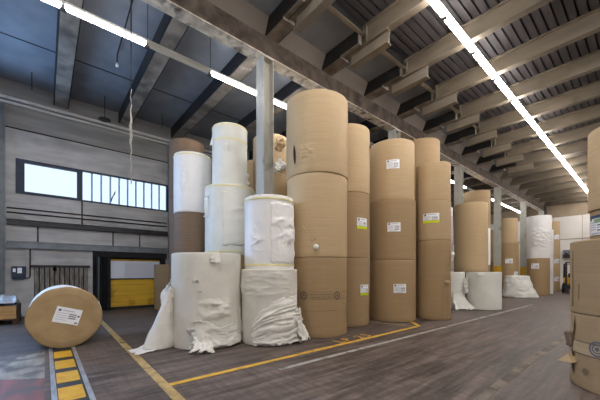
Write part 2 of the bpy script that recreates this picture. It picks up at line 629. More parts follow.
# added window in the unseen next bay, put in to supply cool daylight
e = struct(bpy.data.objects.new('window_added', None))
COL.objects.link(e)
e.location = (XW, 0, 0)
m = MB()
m.box(-.2, .03, -5.6, -1.4, 5.24, 5.31)
m.box(-.2, .03, -5.6, -1.4, 4.14, 4.21)
for y in (-5.6, -4.2, -2.8, -1.47):
    m.box(-.2, .03, y, y + .07, 4.21, 5.24)
m.build('window_frame', NAVY, e)
MB().box(-.1, -.08, -5.53, -1.47, 4.21, 5.24).build('pane', DAYL, e)

tag(MB().tube([(XW + .09, YB, 7.24), (XW + .09, 12, 7.24)], .05, 10).build('wall_pipe', PIPEC), 'upper of two pale pipes running along the top of the left wall', 'pipe', 'pipes under the ceiling')
tag(MB().tube([(XW + .09, YB, 7.08), (XW + .09, 12, 7.08)], .04, 10).build('wall_pipe', PIPEC), 'lower of two pale pipes running along the top of the left wall', 'pipe', 'pipes under the ceiling')
tag(MB().tube([(XW + .03, -.95, 3.63), (XW + .03, 4.05, 3.63)], .022, 8).build('wall_conduit', DKST), 'upper thin dark conduit below the frosted windows', 'pipe', 'thin conduits below the windows')
tag(MB().tube([(XW + .03, -.95, 3.48), (XW + .03, 4.05, 3.48)], .022, 8).build('wall_conduit', DKST), 'lower thin dark conduit below the frosted windows', 'pipe', 'thin conduits below the windows')
m = MB()
m.box(XW, XW + .14, -.95, 4.08, 3.07, 3.25)
m.box(XW, XW + .17, -.95, 4.08, 3.235, 3.25)
tag(m.build('wall_rail', DKST), 'dark steel rail across the left wall below the conduits', 'rail')
m = MB()
m.box(XW, XW + .1, -.95, 4.08, 2.38, 2.52)
m.box(XW, XW + .13, -.95, 4.08, 2.5, 2.53)
m.box(XW, XW + .13, -.95, 4.08, 2.3, 2.38)
tag(m.build('wall_rail', MIDST), 'grey steel rail across the left wall just above the dock door', 'rail')
for y, lb in ((-1.06, 'grey steel wall post at the left edge by the crate'), (4.2, 'slim grey steel wall post at the end of the window band')):
    m = MB()
    m.box(XW, XW + .16, y - .07, y - .05, 0, 7.0)
    m.box(XW, XW + .16, y + .05, y + .07, 0, 7.0)
    m.box(XW + .07, XW + .09, y - .05, y + .05, 0, 7.0)
    tag(m.build('wall_post', MIDST), lb, 'post', 'steel wall posts')
for (y, z0, z1, lb) in ((1.06, 3.25, 4.13, 'short vertical conduit dropping from between the two windows'), (-.18, 2.53, 3.06, 'short dark vertical conduit between rails above the blue box'),
                        (2.05, 2.53, 3.06, 'short dark vertical conduit between rails left of the middle of the dock door'), (3.0, 2.53, 3.06, 'short dark vertical conduit between rails over the dock door')):
    tag(MB().tube([(XW + .03, y, z0), (XW + .03, y, z1)], .02, 8).build('wall_conduit', DKST), lb, 'pipe', 'short vertical conduits')
tag(MB().tube([(XW + .03, -.38, 2.29), (XW + .03, -.38, 1.35), (XW + .03, -.41, 1.3), (XW + .03, -.5, 1.29)], .02, 8).build('wall_conduit', DKST),
    'bent conduit running down to the blue electric box', 'pipe')
e = empty('electric_box', (XW, -.64, 1.48), 'small dark blue electric box on the wall by the plank door', 'electric box')
MB().box(0, .14, -.19, .16, -.21, .21, b=.015).build('box_body', SIDEB, e)
m = MB()
m.box(.14, .15, -.05, .06, -.02, .16)
m.box(.14, .15, -.16, -.09, .02, .14, 0)
m.build('switch_plate', LABEL, e)
m = MB()
m.lathe([(.0, .0), (.025, .0), (.025, .03), (0, .03)], 10, M=Matrix.Translation((.14, .11, -.1)) @ Matrix.Rotation(pi / 2, 4, 'Y'))
m.build('knob', BLACK, e)

# plank door
e = struct(bpy.data.objects.new('door_2', None))
COL.objects.link(e)
e.location = (XW, 0, 0)
m = MB()
for k in range(11):
    y0 = -.28 + 1.52 * k / 11
    m.box(.02, .055 + .012 * (k % 3), y0 + .016, y0 + 1.52 / 11 - .016, .03, 1.66)
m.build('plank_panel', PLANK, e)
MB().box(.003, .018, -.28, 1.24, .03, 1.66).build('backing', BLACK, e)
m = MB()
m.box(.0, .1, -.36, 1.3, 1.66, 1.74)
m.build('track_rail', DKST, e)
m = MB()
m.box(.07, .12, .24, .3, 1.55, 1.74)
m.lathe([(0, 0), (.06, 0), (.06, .03), (0, .03)], 12, M=Matrix.Translation((.09, .27, 1.6)) @ Matrix.Rotation(pi / 2, 4, 'Y'))
m.build('hanger_roller', BLACK, e)

# dock door
e = struct(bpy.data.objects.new('door_1', None))
COL.objects.link(e)
e.location = (XW, 0, 0)
m = MB()
m.box(-.3, .06, 1.85, 1.97, 0, 2.12)
m.box(-.3, .06, 3.82, 4.0, 0, 2.12)
m.box(-.3, .1, 1.4, 4.05, 2.08, 2.3)
m.box(-.3, -.26, 1.4, 4.0, 0, 2.2)
m.build('door_frame', BLACK, e)
m = MB()
for k in range(5):
    z0 = .1 + 1.1 * k / 5
    m.box(-.2, -.15, 1.97, 3.82, z0 + .004, z0 + .216)
m.build('yellow_panel', DOORY, e)
MB().box(-.19, -.16, 1.97, 3.82, 1.245, 1.95).build('window_panel', DOORW, e)
m = MB()
for k in range(16):
    y0 = 2.5 + 1.3 * k / 16
    m.box(-.16, -.153, y0, y0 + .02, 1.28, 1.86)
for k in range(5):
    m.box(-.16, -.152, 2.5, 3.8, 1.3 + .13 * k, 1.32 + .13 * k)
m.build('window_grille', surf('grille', (178, 174, 182), None), e)
MB().box(-.2, -.12, 1.97, 3.82, 1.2, 1.245).build('panel_joint', DKST, e)
MB().box(-.2, -.12, 1.97, 3.82, 1.95, 2.02).build('top_strip', DOORY, e)
MB().box(-.2, -.02, 1.97, 3.82, .0, .1).build('threshold', DKST, e)
# seal curtain left of the dock door
e = empty('dock_curtain', (XW, 1.63, 0), 'black strip curtain hanging at the left side of the dock door', 'curtain')
for k in range(6):
    y0 = -.24 + .075 * k
    m = MB()
    pts = []
    n = 6
    fr = [(.04 + .05 * sin(pi * j / n) + .02 * (k % 2), y0 + .07 * j / n) for j in range(n + 1)]
    bk = [(a - .025, b_) for a, b_ in reversed(fr)]
    m.prism(fr + bk, 'z', .02, 2.3)
    m.build('curtain_strip', BLACK if k != 2 else MIDST, e)
MB().box(.0, .12, -.25, .24, 2.29, 2.38).build('curtain_rail', BLACK, e)

# things hanging on the left
e = empty('hanging_rope', (-7.3, 1.42, 7.85), 'frayed white rope end on a dark cable hanging before the window', 'rope')
MB().tube([(0, 0, 0), (0.01, 0, -1.4), (0, 0.0, -2.6)], .011, 6).build('cable', CABLE, e)
m = MB()
pts, rs = [], []
for k in range(24):
    z = -2.4 - 2.05 * k / 23
    pts.append((.012 * sin(k * 1.3), .012 * cos(k * 1.7), z))
    rs.append(.008 + (.018 * max(0, sin(pi * (k - 4) / 12)) if 4 < k < 16 else 0) + .004 * random.random())
m.tube(pts, rs, 7)
m.tube([(0.02, .0, -3.0), (.04, .01, -3.3), (.03, 0, -3.75)], .007, 5)
m.build('frayed_end', ROPE, e)
e = empty('ceiling_conduit', (-7.75, 1.55, 7.8), 'thin ceiling conduit ending in a small drop bulb', 'light')
MB().tube([(0, 0, 0), (-1.2, 0.03, 0), (-2.3, 0.05, 0), (-2.33, .05, -.22)], .016, 7).build('conduit', CABLE, e)
MB().lathe([(.0, -.36), (.025, -.35), (.045, -.31), (.04, -.27), (.02, -.22), (0, -.22)], 12, M=Matrix.Translation((-2.33, .05, 0))).build('bulb', LABEL, e)
for y, dish in ((-.31, False), (1.65, True), (3.6, False)):
    e = empty('hanging_rod', (-12.8, y, ZS), ('thin ceiling rod carrying a small dark round dish' if dish else 'thin bare ceiling rod %s' % ('nearest the left edge' if y < 0 else 'above the frosted window end')),
              'hanging rod', 'rods hanging from the left ceiling')
    MB().tube([(0, 0, 0), (0, 0, -.8 if dish else -.55)], .012, 6).build('rod', CABLE, e)
    if dish:
        MB().lathe([(0, -.78), (.05, -.78), (.19, -.84), (.2, -.87), (.0, -.88)], 20).build('dish', CABLE, e)

# crate with film
cx, cy = -12.5, -1.05
e = empty('wooden_crate', (cx, cy, 0), 'low light wooden crate on a pallet by the wall, left edge', 'crate')
m = MB()
for k in range(3):
    m.box(-.55, .55, -.5 + k * .42, -.36 + k * .42, 0, .12)
m.box(-.55, .55, -.52, .5, .12, .15)
m.build('pallet', DKWOOD, e)
m = MB()
m.box(.5, .54, -.5, .42, .15, .3)
m.box(.5, .54, -.5, .42, .42, .52)
for a, b_ in ((-.5, -.3), (-.22, -.05), (.03, .42)):
    m.box(.5, .54, a, b_, .3, .42)
m.build('front_board', WOOD, e)
m = MB()
m.box(-.5, .5, .43, .48, .15, .52)
m.box(-.5, .5, -.52, -.5, .15, .52)
m.box(-.52, -.5, -.5, .42, .15, .52)
m.build('side_board', DKWOOD, e)
MB().box(-.48, .48, -.48, .4, .15, .49).build('filling', FILM, e)
m = MB()
vs, fs = [], []
n = 22
for i in range(n):
    for j in range(n):
        x = -.5 + 1.02 * i / (n - 1)
        y = -.5 + .95 * j / (n - 1)
        q = noise.noise(Vector((x * 5, y * 5, 3)))
        q2 = abs(noise.noise(Vector((x * 11, y * 3, 8))))
        hgt = .56 + .1 * q + .16 * q2 + (.16 if .5 < j / n < .95 else 0) * (1 - abs(2 * i / n - 1))
        vs.append((x, y, max(hgt, .53)))
for i in range(n - 1):
    for j in range(n - 1):
        fs.append((i * n + j, (i + 1) * n + j, (i + 1) * n + j + 1, i * n + j + 1))
m.add(vs, fs, 0, True)
o = m.build('plastic_film', FILM, None, loc=(cx, cy, 0))
md = o.modifiers.new('thick', 'SOLIDIFY')
md.thickness = .006
tag(o, 'crumpled clear plastic film heaped on the wooden crate', 'plastic film')

# ------------------------------------------------------------------ floor markings
def strip_line(pts, wd, mat, z=.003):
    m = MB()
    for (a, b_) in zip(pts, pts[1:]):
        a, b_ = Vector(a), Vector(b_)
        d_ = (b_ - a).normalized()
        nrm = Vector((-d_.y, d_.x)) * wd / 2
        q = [a + nrm, a - nrm, b_ - nrm, b_ + nrm]
        m.add([(p.x, p.y, zz) for zz in (0.0, z) for p in q], [(3, 2, 1, 0), (4, 5, 6, 7), (0, 1, 5, 4), (1, 2, 6, 5), (2, 3, 7, 6), (3, 0, 4, 7)])
    return struct(m.build('floor_marking', mat))


strip_line([(-4.16, 1.17), (-4.2, 7.85)], .1, LINEY)
strip_line([(-4.17, 7.9), (-5.15, 8.8)], .09, LINEY, .004)
strip_line([(-4.2, 7.8), (-5.9, 7.35)], .06, LINEP)
strip_line([(-3.55, 1.2), (-11.3, 1.31)], .12, LINEP, .0035)
strip_line([(-3.72, 2.75), (-3.66, 8.0), (-3.58, 17)], .09, LINEW)
strip_line([(-1.3, 3.0), (-1.34, 5.5), (-1.3, 9.5)], .11, DUST)
m = MB()
poly = [(-7.6, 0.02), (-4.0, 0.02), (-4.0, -1.2), (-5.2, -1.2), (-5.9, -.7), (-5.75, -.3), (-5.6, 0.0)]
m.prism([(-5.55, .0), (-3.8, .0), (-3.8, -1.6), (-5.9, -1.6), (-5.82, -.9), (-5.95, -.6), (-5.7, -.25)], 'z', 0, .003)
struct(m.build('floor_patch', REDF))
m = MB()
m.prism([(-7.4, .0), (-5.56, .0), (-5.71, -.25), (-5.96, -.6), (-5.83, -.9), (-6.6, -1.0), (-7.1, -.6)], 'z', 0, .0025)
struct(m.build('floor_patch', BAREF))
# painted word on the floor (worn, only partly readable)
cu = bpy.data.curves.new('floor_lettering', 'FONT')
cu.body = 'LP 23'
cu.size = .38
cu.extrude = .001
cu.space_character = 1.35
cu.materials.append(LINEY)
o = bpy.data.objects.new('floor_lettering', cu)
COL.objects.link(o)
o.location = (-4.27, 4.75, .002)
o.rotation_euler = (0, 0, pi / 2)
struct(o)

# guide strip with black and yellow bars
e = empty('floor_guide_strip', (-5.9, .26, 0), 'floor strip of black and yellow bars between two steel rails', 'floor strip')
MB().box(-1.75, 2.9, -.145, .145, 0, .004).build('strip_bed', STRIP, e)
for yv in (-.172, .172):
    MB().box(-1.75, 2.9, yv - .028, yv + .028, 0, .012, b=.004).build('rail', RAILM, e)
x = -1.32
while x < 2.4:
    MB().box(x, x + .54, -.135, .12, .004, .007).build('yellow_bar', YELP, e)
    x += .76


# ------------------------------------------------------------------ paper rolls
def wrap_mesh(R, h, amp, seed, nz=18, n=80, creases=0):
    m = MB()
    zs = [0, .006, .02] + [h * k / nz for k in range(1, nz)] + [h - .02, h - .006, h]
    prof = []
    for i, z in enumerate(zs):
        r = R - (.014 if i in (0, len(zs) - 1) else .004 if i in (1, len(zs) - 2) else 0)
        prof.append((r, z))

    def rad(a, z, r):
        return amp * noise.noise(Vector((cos(a) * 2.2 + seed, sin(a) * 2.2, z * 1.6))) + amp * .5 * noise.noise(Vector((cos(a) * 7, sin(a) * 7 + seed, z * 2.5)))
    m.lathe(prof, n, 0, None, True, rad)
    return m


def cap_mesh(R, h0, top=True):
    m = MB()
    s = 1 if top else -1
    prof = [(R - .014, h0), (R - .05, h0 + s * -.004), (R * .82, h0 - s * .006), (R * .8, h0 - s * .01), (R * .78, h0 - s * .006), (.075, h0 - s * .006), (.07, h0 - s * .05), (.0001, h0 - s * .05)]

    def rad(a, z, r):
        return (.004 * noise.noise(Vector((a * 12, 0, 0)))) if .1 < r < R - .02 else 0
    m.lathe(prof, 64, 0, None, True, rad)
    return m


def patch(m, R, th, zc, wd, ht, off, mi=0, n=8):
    """small rectangle bent round the roll"""
    vs, fs = [], []
    for j in range(n + 1):
        a = th + (wd * (j / n - .5)) / R
        for z in (zc - ht / 2, zc + ht / 2):
            vs.append(((R + off) * cos(a), (R + off) * sin(a), z))
    for j in range(n):
        fs.append((2 * j, 2 * j + 2, 2 * j + 3, 2 * j + 1))
    m.add(vs, fs, mi, True)


def paper_label(e, R, th, z, wd, ht, kind='plain', off=.008):
    m = MB()
    patch(m, R, th, z, wd, ht, off, 0, 16)

    def bit(fx, fz, fw, fh, mi):
        patch(m, R, th + fx * wd / R, z + fz * ht, fw * wd, fh * ht, off + .0025, mi, 16 if fw > .6 else 6)
    bit(-.36, .34, .13, .2, 1)
    bit(.05, .36, .5, .07, 2)
    for k in range(4):
        bit(-.22, .14 - .12 * k, .4, .05, 2)
        bit(.22, .12 - .13 * k, .36, .07, 1 if k % 2 else 2)
    if kind == 'lime':
        bit(0, -.37, 1.0, .27, 3)
    else:
        bit(-.05, -.42, .6, .06, 2)
    if kind == 'blue':
        bit(0, .42, 1.0, .16, 4)
        bit(.1, .2, .5, .2, 5)
    return m.build('paper_label', [LABEL, INK, INKL, LIME, BLUEL, GREENL], e)


def tapes(e, R, h, ends, rad=.0):
    for z in ends:
        m = MB()
        m.lathe([(R + .006, z - .016), (R + .008, z - .012), (R + .008, z + .012), (R + .006, z + .016)], 80)
        m.build('yellow_tape', TAPE, e)


def sheet(e, name, mat, R, th0, th1, z0, z1, f, nu=40, nv=30, jag=.0, seed=0, thick=.004, rows=None):
    """paper sheet lying round the roll, f(u, v) -> (outward, sideways, up) in metres; ragged edge of depth jag"""
    vs, fs = [], []
    for i in range(nu + 1):
        for j in range(nv + 1):
            u, v = i / nu, j / nv
            th = th0 + (th1 - th0) * u
            z = z0 + (z1 - z0) * v
            dr, dt, dz = f(u, v)
            r = R + dr
            a = th + dt / R
            vs.append((r * cos(a), r * sin(a), max(z + dz, .004 - e.location.z if False else z + dz)))
    for i in range(nu):
        for j in range(nv):
            u, v = (i + .5) / nu, (j + .5) / nv
            if jag:
                d_ = min(u, 1 - u, v, 1 - v)
                q = jag * (.5 + .9 * noise.noise(Vector((u * 6 + seed, v * 6, seed))) + .5 * noise.noise(Vector((u * 17, v * 17 + seed, 2))))
                if d_ < q:
                    continue
            a = i * (nv + 1) + j
            fs.append((a, a + nv + 1, a + nv + 2, a + 1))
    m = MB()
    m.add(vs, fs, 0, True)
    o = m.build(name, mat, e)
    if thick:
        md = o.modifiers.new('thick', 'SOLIDIFY')
        md.thickness = thick
        md.offset = 1
    return o


def N3(x, y, z):
    return noise.noise(Vector((x, y, z)))


def folds(u, v, sx, sy, seed, p=1.0):
    """sharp-crested crumple between 0 and about 1"""
    a = 1 - abs(noise.noise(Vector((u * sx + seed, v * sy, seed * 1.7)))) * 2.2
    b_ = 1 - abs(noise.noise(Vector((u * sx * 2.1, v * sy * 2.2 + seed, 5.1)))) * 2.2
    return max(0, .65 * a + .35 * b_) ** p


ROLLS = {}


def roll(key, x, y, R, z0, z1, mat, label, group=None, amp=.004, tape=(), seam=None):
    e = empty('paper_roll', (x, y, z0), label, 'paper roll', group)
    h = z1 - z0 - .002
    wrap_mesh(R, h, amp, random.random() * 50).build('wrapper', mat, e)
    cm = cap_mesh(R, h)
    cm.lathe([(R - .014, 0), (.0001, 0.0)], 64)
    cm.build('end_cap', mat, e)
    if tape:
        tapes(e, R + amp * .6, h, [z if z > 0 else h + z for z in tape])
    if seam is not None:
        m = MB()
        n = 10
        vs, fs = [], []
        for k in range(n + 1):
            z = .02 + (h - .04) * k / n
            for a, o_ in ((seam - .012 / R, .002), (seam, .009), (seam + .1 / R, .006), (seam + .11 / R, .001)):
                vs.append(((R + o_ + amp * .3) * cos(a), (R + o_ + amp * .3) * sin(a), z))
        for k in range(n):
            for j in range(3):
                q = k * 4 + j
                fs.append((q, q + 1, q + 5, q + 4))
        m.add(vs, fs, 0, False)
        m.build('wrapper_seam', mat, e)
    ROLLS[key] = (e, x, y, R, z0, z1)
    return e


def put_label(key, px, py, wd=.38, ht=.27, kind='plain'):
    e, x, y, R, z0, z1 = ROLLS[key]
    th, z = on_roll(x, y, R, px, py)
    return paper_label(e, R, th, z - z0, wd, ht, kind)


def th_at(key, px, py):
    e, x, y, R, z0, z1 = ROLLS[key]
    th, z = on_roll(x, y, R, px, py)
    return th, z - z0


# front row -----------------------------------------------------------------
GF = 'paper rolls of the front row'
roll('A', -6.21, 2.66, .71, 0, 1.88, OW, 'large torn off-white roll standing alone, frontmost beside the pale floor line', GF, amp=.007)
roll('B1', -5.5, 3.80, .61, 0, 1.56, OW, 'off-white roll in a badly crumpled wrapper below the bright white roll', GF, amp=.008)
roll('B2', -5.6, 3.86, .55, 1.56, 3.12, WH, 'bright white creased roll with yellow tape, standing on the crumpled roll', GF, amp=.01, tape=(.09, -.08))
CX, CY = -5.44, 5.19
roll('C1', CX, CY, .735, 0, 1.84, KRD, 'brown roll printed with grey ring logos, bottom of the tallest front stack', GF)
roll('C2', CX, CY, .745, 1.84, 3.76, KR, 'tan roll with a small white plug, middle of the tallest front stack', GF)
roll('C3', CX, CY, .765, 3.76, 5.63, KR, 'tan roll with a dark slit in its side, top of the tallest front stack', GF, amp=.006)
DX, DY = -5.82, 6.75
roll('D1', DX, DY, .65, 0, 1.88, KRD, 'bottom roll of the narrow-looking kraft stack right behind the ring-logo roll', GF)
roll('D2', DX, DY, .65, 1.88, 3.69, KRD, 'middle labelled roll of the stack half hidden behind the tallest stack', GF)
roll('D3', DX, DY, .66, 3.69, 5.55, KR, 'top unlabelled roll of the stack half hidden behind the tallest stack', GF)
EX, EY = -5.44, 8.54
roll('E1', EX, EY, .71, 0, 1.86, KRD, 'bottom labelled roll of the wide stack behind the yellow floor corner', GF)
roll('E2', EX, EY, .71, 1.86, 3.72, KRD, 'middle labelled roll of the wide stack behind the yellow floor corner', GF)
roll('E3', EX - .02, EY, .69, 3.72, 5.52, KR, 'top labelled roll of the wide stack behind the yellow floor corner', GF)
FX, FY = -4.68, 9.74
roll('F1', FX, FY, .525, 0, 2.5, KRD, 'tall bottom roll with side seam in the slim stack right of the yellow corner', GF)
roll('F2', FX, FY, .53, 2.5, 3.75, KR, 'roll with a lime-edged label in the middle of the slim stack', GF)
roll('F3', FX, FY, .52, 3.75, 4.97, KR, 'unlabelled top roll of the slim stack right of the yellow corner', GF)
# second row ----------------------------------------------------------------
GB = 'paper rolls of the rows behind'
roll('G1', -5.74, 10.98, .65, 0, 2.1, KRD, 'lowest roll of the stack behind the slim stack', GB)
roll('G2', -5.74, 10.98, .65, 2.1, 4.2, KRD, 'second roll of the stack behind the slim stack', GB)
roll('G3', -5.74, 10.98, .65, 4.2, 6.37, KRD, 'plain brown top roll showing between and above the wide and slim stacks', GB)
roll('P1', -9.4, 3.56, .55, 0, 1.6, KRX, 'lowest brown roll below the white roll beside the window wall stack', GB)
roll('P2', -9.4, 3.56, .55, 1.6, 3.3, KRX, 'brown roll directly under the white roll left of the cream white stack', GB)
roll('P3', -9.4, 3.56, .56, 3.3, 5.1, WH, 'white roll on a brown one, nearest the frosted window', GB, amp=.006, tape=(-.07,))
roll('O1', -11.08, 3.97, .6, 0, 2.05, KRX, 'lowest roll of the dark brown stack by the wall post', GB)
roll('O2', -11.08, 3.97, .6, 2.05, 4.1, KRX, 'second roll of the dark brown stack by the wall post', GB)
roll('O3', -11.08, 3.97, .6, 4.1, 6.17, KRX, 'dark brown top roll showing above the white roll near the window', GB)
roll('Q1', -8.06, 4.15, .7, 0, 1.97, KRD, 'brown roll at the floor below the cream white stack', GB)
roll('Q2', -8.06, 4.15, .7, 1.97, 3.92, CW, 'wide cream white roll with a loose sheet, lower of the cream white pair', GB, amp=.008, tape=(.09, -.06))
roll('Q3', -8.06, 4.15, .5, 3.92, 5.67, CW, 'narrow cream white roll on the wide one, left of the grey column', GB, amp=.008, tape=(-.45, -.05))
roll('S1', -8.6, 6.0, .62, 0, 2.0, KRD, 'lowest roll of the stack straight behind the front column', GB)
roll('S2', -8.6, 6.0, .62, 2.0, 4.0, KRD, 'middle roll of the stack straight behind the front column', GB)
roll('S3', -8.6, 6.0, .62, 4.0, 6.05, KR, 'tan roll with ragged torn paper seen right of the front column', GB)
roll('T1', -10.3, 6.4, .6, 0, 1.95, KRD, 'lowest roll of the far tan stack left of the front column', GB)
roll('T2', -10.3, 6.4, .6, 1.95, 3.9, KRD, 'middle roll of the far tan stack left of the front column', GB)
roll('T3', -10.3, 6.4, .6, 3.9, 5.75, KR, 'tan top roll glimpsed between cream white roll and front column', GB)
roll('U', -12.91, 3.85, .5, 0, 1.8, KRD, 'short dark brown roll standing in front of the dock door', GB)
# far part of the row ---------------------------------------------------------
GR = 'paper rolls in the far part of the row'
roll('I', -4.52, 13.79, .63, 0, 1.5, CW, 'low plain off-white roll standing before the plain tan stack', GR, amp=.005)
roll('I2', -5.63, 13.13, .6, 0, 1.5, CW, 'low white roll with trailing torn wrap beside the slim stack', GR, amp=.006)
roll('H1', -5.45, 15.0, .69, 0, 1.53, KRD, 'lowest roll of the plain tan stack behind the low white roll', GR)
roll('H2', -5.45, 15.0, .69, 1.53, 4.6, KR, 'tall plain tan roll rising behind the low white roll', GR)
roll('W1', -7.0, 15.39, .6, 0, 2.85, WH, 'lower white roll in the narrow gap right of the slim stack', GR, amp=.005)
roll('W2', -7.02, 15.39, .57, 2.85, 4.72, WH, 'upper white roll in the narrow gap right of the slim stack', GR, amp=.005)
roll('J1', -6.6, 19.1, .65, 0, 1.9, KRD, 'lowest roll of the stack with a white roll in the middle', GR)
roll('J2', -6.6, 19.1, .66, 1.9, 3.97, WH, 'white roll between two kraft rolls behind the plain tan roll', GR)
roll('J3', -6.62, 19.1, .68, 3.97, 6.1, KRD, 'brown top roll rising behind the plain tan roll', GR)
roll('V', -5.33, 21.77, .55, 0, 1.26, CW, 'short roll draped in torn white wrap at the yellow column', GR, amp=.02)
roll('K1', -6.23, 23.42, .6, 0, 1.65, KRD, 'bottom roll of the four high tan stack behind the draped roll', GR)
roll('K2', -6.23, 23.42, .6, 1.65, 2.6, KRD, 'roll with a white label, second in the four high tan stack', GR)
roll('K3', -6.23, 23.42, .6, 2.6, 3.4, KRD, 'third roll of the four high tan stack behind the draped roll', GR)
roll('K4', -6.27, 23.42, .57, 3.4, 5.0, KR, 'topmost roll of the four high tan stack behind the draped roll', GR)
roll('X1', -7.9, 26.5, .62, 0, 2.3, KRD, 'lower roll of the tan stack just left of the yellow based column', GR)
roll('X2', -7.9, 26.5, .62, 2.3, 4.7, KR, 'upper roll of the tan stack just left of the yellow based column', GR)
roll('L', -4.84, 24.57, .59, 0, 2.39, KRD, 'large brown roll with a white label beyond the yellow based column', GR)
roll('M1', -5.15, 26.55, .74, 0, 2.0, WH, 'lowest white roll behind the large brown labelled roll', GR)
roll('M2', -5.15, 26.55, .75, 2.0, 4.4, WH, 'white roll with a torn side behind the large brown labelled roll', GR, amp=.012)
roll('M3', -5.2, 26.55, .71, 4.4, 5.4, WH, 'white top roll of the far white stack', GR)
for k, lb in enumerate(('bottom', 'middle', 'top')):
    roll('N%d' % k, -5.25, 30.8, .55, 1.83 * k, 1.83 * (k + 1), KR, '%s labelled roll of the slender tan stack near the end wall' % lb, GR)
# right foreground ------------------------------------------------------------
GN = 'brown rolls at the right edge'
roll('R1', -.1, 5.69, .65, 0, .957, KRD, 'scuffed brown roll with torn lower wrapper at the right edge, on the floor', GN, amp=.008)
roll('R2', -.1, 5.69, .655, .957, 1.91, KRD, 'brown roll on the scuffed torn roll at the right edge', GN, amp=.006)
roll('Y1', -.18, 8.0, .6, 0, 1.31, KRD, 'lowest roll of the taller stack behind the right-edge pair', GN)
roll('Y2', -.18, 8.0, .6, 1.31, 2.63, KRD, 'roll with a blue and white label behind the right-edge pair', GN)
roll('Y3', -.18, 8.0, .63, 2.63, 4.1, KR, 'plain top roll of the taller stack behind the right-edge pair', GN)

# labels
for a in (('E3', 393, 164), ('E2', 394, 227), ('E1', 400, 288.5)):
    put_label(*a)
put_label('D2', 362.5, 223.5, .36, .3, 'lime')
put_label('D1', 365, 290, .36, .3, 'lime')
put_label('F2', 431, 218, .48, .3, 'lime')
put_label('L', 535, 266, .42, .35)
put_label('K2', 509, 261, .4, .3)
put_label('K1', 516, 273.5, .3, .25)
put_label('N2', 557, 237, .4, .35)
put_label('N1', 557, 261, .4, .35)
put_label('N0', 557, 279, .4, .35)
put_label('Y2', 597, 225, .42, .36, 'blue')

# --- details of the tall front stack
e, *_ = ROLLS['C3']
th, z = th_at('C3', 294.5, 155)
m = MB()
n = 9
vs, fs = [], []
for k in range(n):
    q = k / (n - 1)
    wd = .075 * sin(pi * q) ** .7 + .004
    a = th + (.03 * q) / .75
    zz = z + .24 - .48 * q
    vs += [(.78 * cos(a - wd / .75 / 2), .78 * sin(a - wd / .75 / 2), zz), (.785 * cos(a + wd / .75 / 2), .785 * sin(a + wd / .75 / 2), zz)]
for k in range(n - 1):
    fs.append((2 * k, 2 * k + 1, 2 * k + 3, 2 * k + 2))
m.add(vs, fs)
m.build('slit', CREASE, e)
sheet(e, 'creased_patch', KR, .767, th + .06, th + .75, z - .25, z + .22,
      lambda u, v: (.0 + .035 * folds(u, v, 1.6, 4.2, 4.0, 1.8) * sin(pi * u) * sin(pi * v), 0, 0), 34, 24, .06, 3.0, 0)
e, *_ = ROLLS['C2']
th, z = th_at('C2', 316, 247)
m = MB()
m.lathe([(0, .075), (.05, .07), (.062, .05), (.06, 0)], 14, M=Matrix.Translation((.745 * cos(th), .745 * sin(th), z)) @ Matrix.Rotation(th, 4, 'Z') @ Matrix.Rotation(pi / 2, 4, 'Y'))
m.build('white_plug', CW, e)
m = MB()
for (x0, y0, x1, y1) in ((302, 225, 313, 242), (306, 224, 315, 240)):
    pts = []
    for k in range(6):
        q = k / 5
        a, zz = th_at('C2', x0 + (x1 - x0) * q, y0 + (y1 - y0) * q)
        pts.append((.747 * cos(a), .747 * sin(a), zz))
    m.tube(pts, .011, 6)
m.build('crease', KR, e)
# printed band with ring logos on the bottom roll
e, *_ = ROLLS['C1']
thl, zl = th_at('C1', 304, 295.5)
thr, zr = th_at('C1', 337, 295.5)
zl = (zl + zr) / 2
m = MB()


def on_cyl(R, th, z, a, b_):
    return ((R) * cos(th + a / R), (R) * sin(th + a / R), z + b_)


def ring(m, R, th, z, r0, r1, n=28, mi=0):
    vs, fs = [], []
    for k in range(n):
        t = 2 * pi * k / n
        vs += [on_cyl(R, th, z, r0 * cos(t), r0 * sin(t)), on_cyl(R, th, z, r1 * cos(t), r1 * sin(t))]
    for k in range(n):
        a, b_ = 2 * k, 2 * ((k + 1) % n)
        fs.append((a, a + 1, b_ + 1, b_))
    m.add(vs, fs, mi, True)


def bar(m, R, th, z, p, q, wd, mi=0):
    p, q = Vector(p), Vector(q)
    d_ = (q - p).normalized()
    nn = Vector((-d_.y, d_.x)) * wd / 2
    c_ = [p + nn, p - nn, q - nn, q + nn]
    m.add([on_cyl(R, th, z, v.x, v.y) for v in c_], [(0, 1, 2, 3)], mi)


for t in (thl, thr, thl - (thr - thl), thr + (thr - thl)):
    ring(m, .745, t, zl, .065, .095)
    ring(m, .745, t, zl, .0, .02, 10)
    bar(m, .745, t, zl, (-.035, -.035), (0, .045), .014)
    bar(m, .745, t, zl, (.035, -.035), (0, .045), .014)
for k in range(26):
    a = thl + (thr - thl) * (k + .5) / 26
    if .14 < (k + .5) / 26 < .86:
        patch(m, .736, a, zl + .03, .02, .018, .009, 0, 2)
        patch(m, .736, a, zl - .03, .02 if k % 4 else .006, .018, .009, 0, 2)
for zz in (.085, -.075):
    for k in range(3):
        t0 = thl - (thr - thl) + (thr - thl) * k
        patch(m, .736, t0 + (thr - thl) / 2, zl + zz, (thr - thl) * .72 * .72, .008, .0085, 0, 10)
patch(m, .736, (thl + thr) / 2, zl - .34, .8, .008, .0085, 0, 12)
m.build('printed_band', LOGO, e)

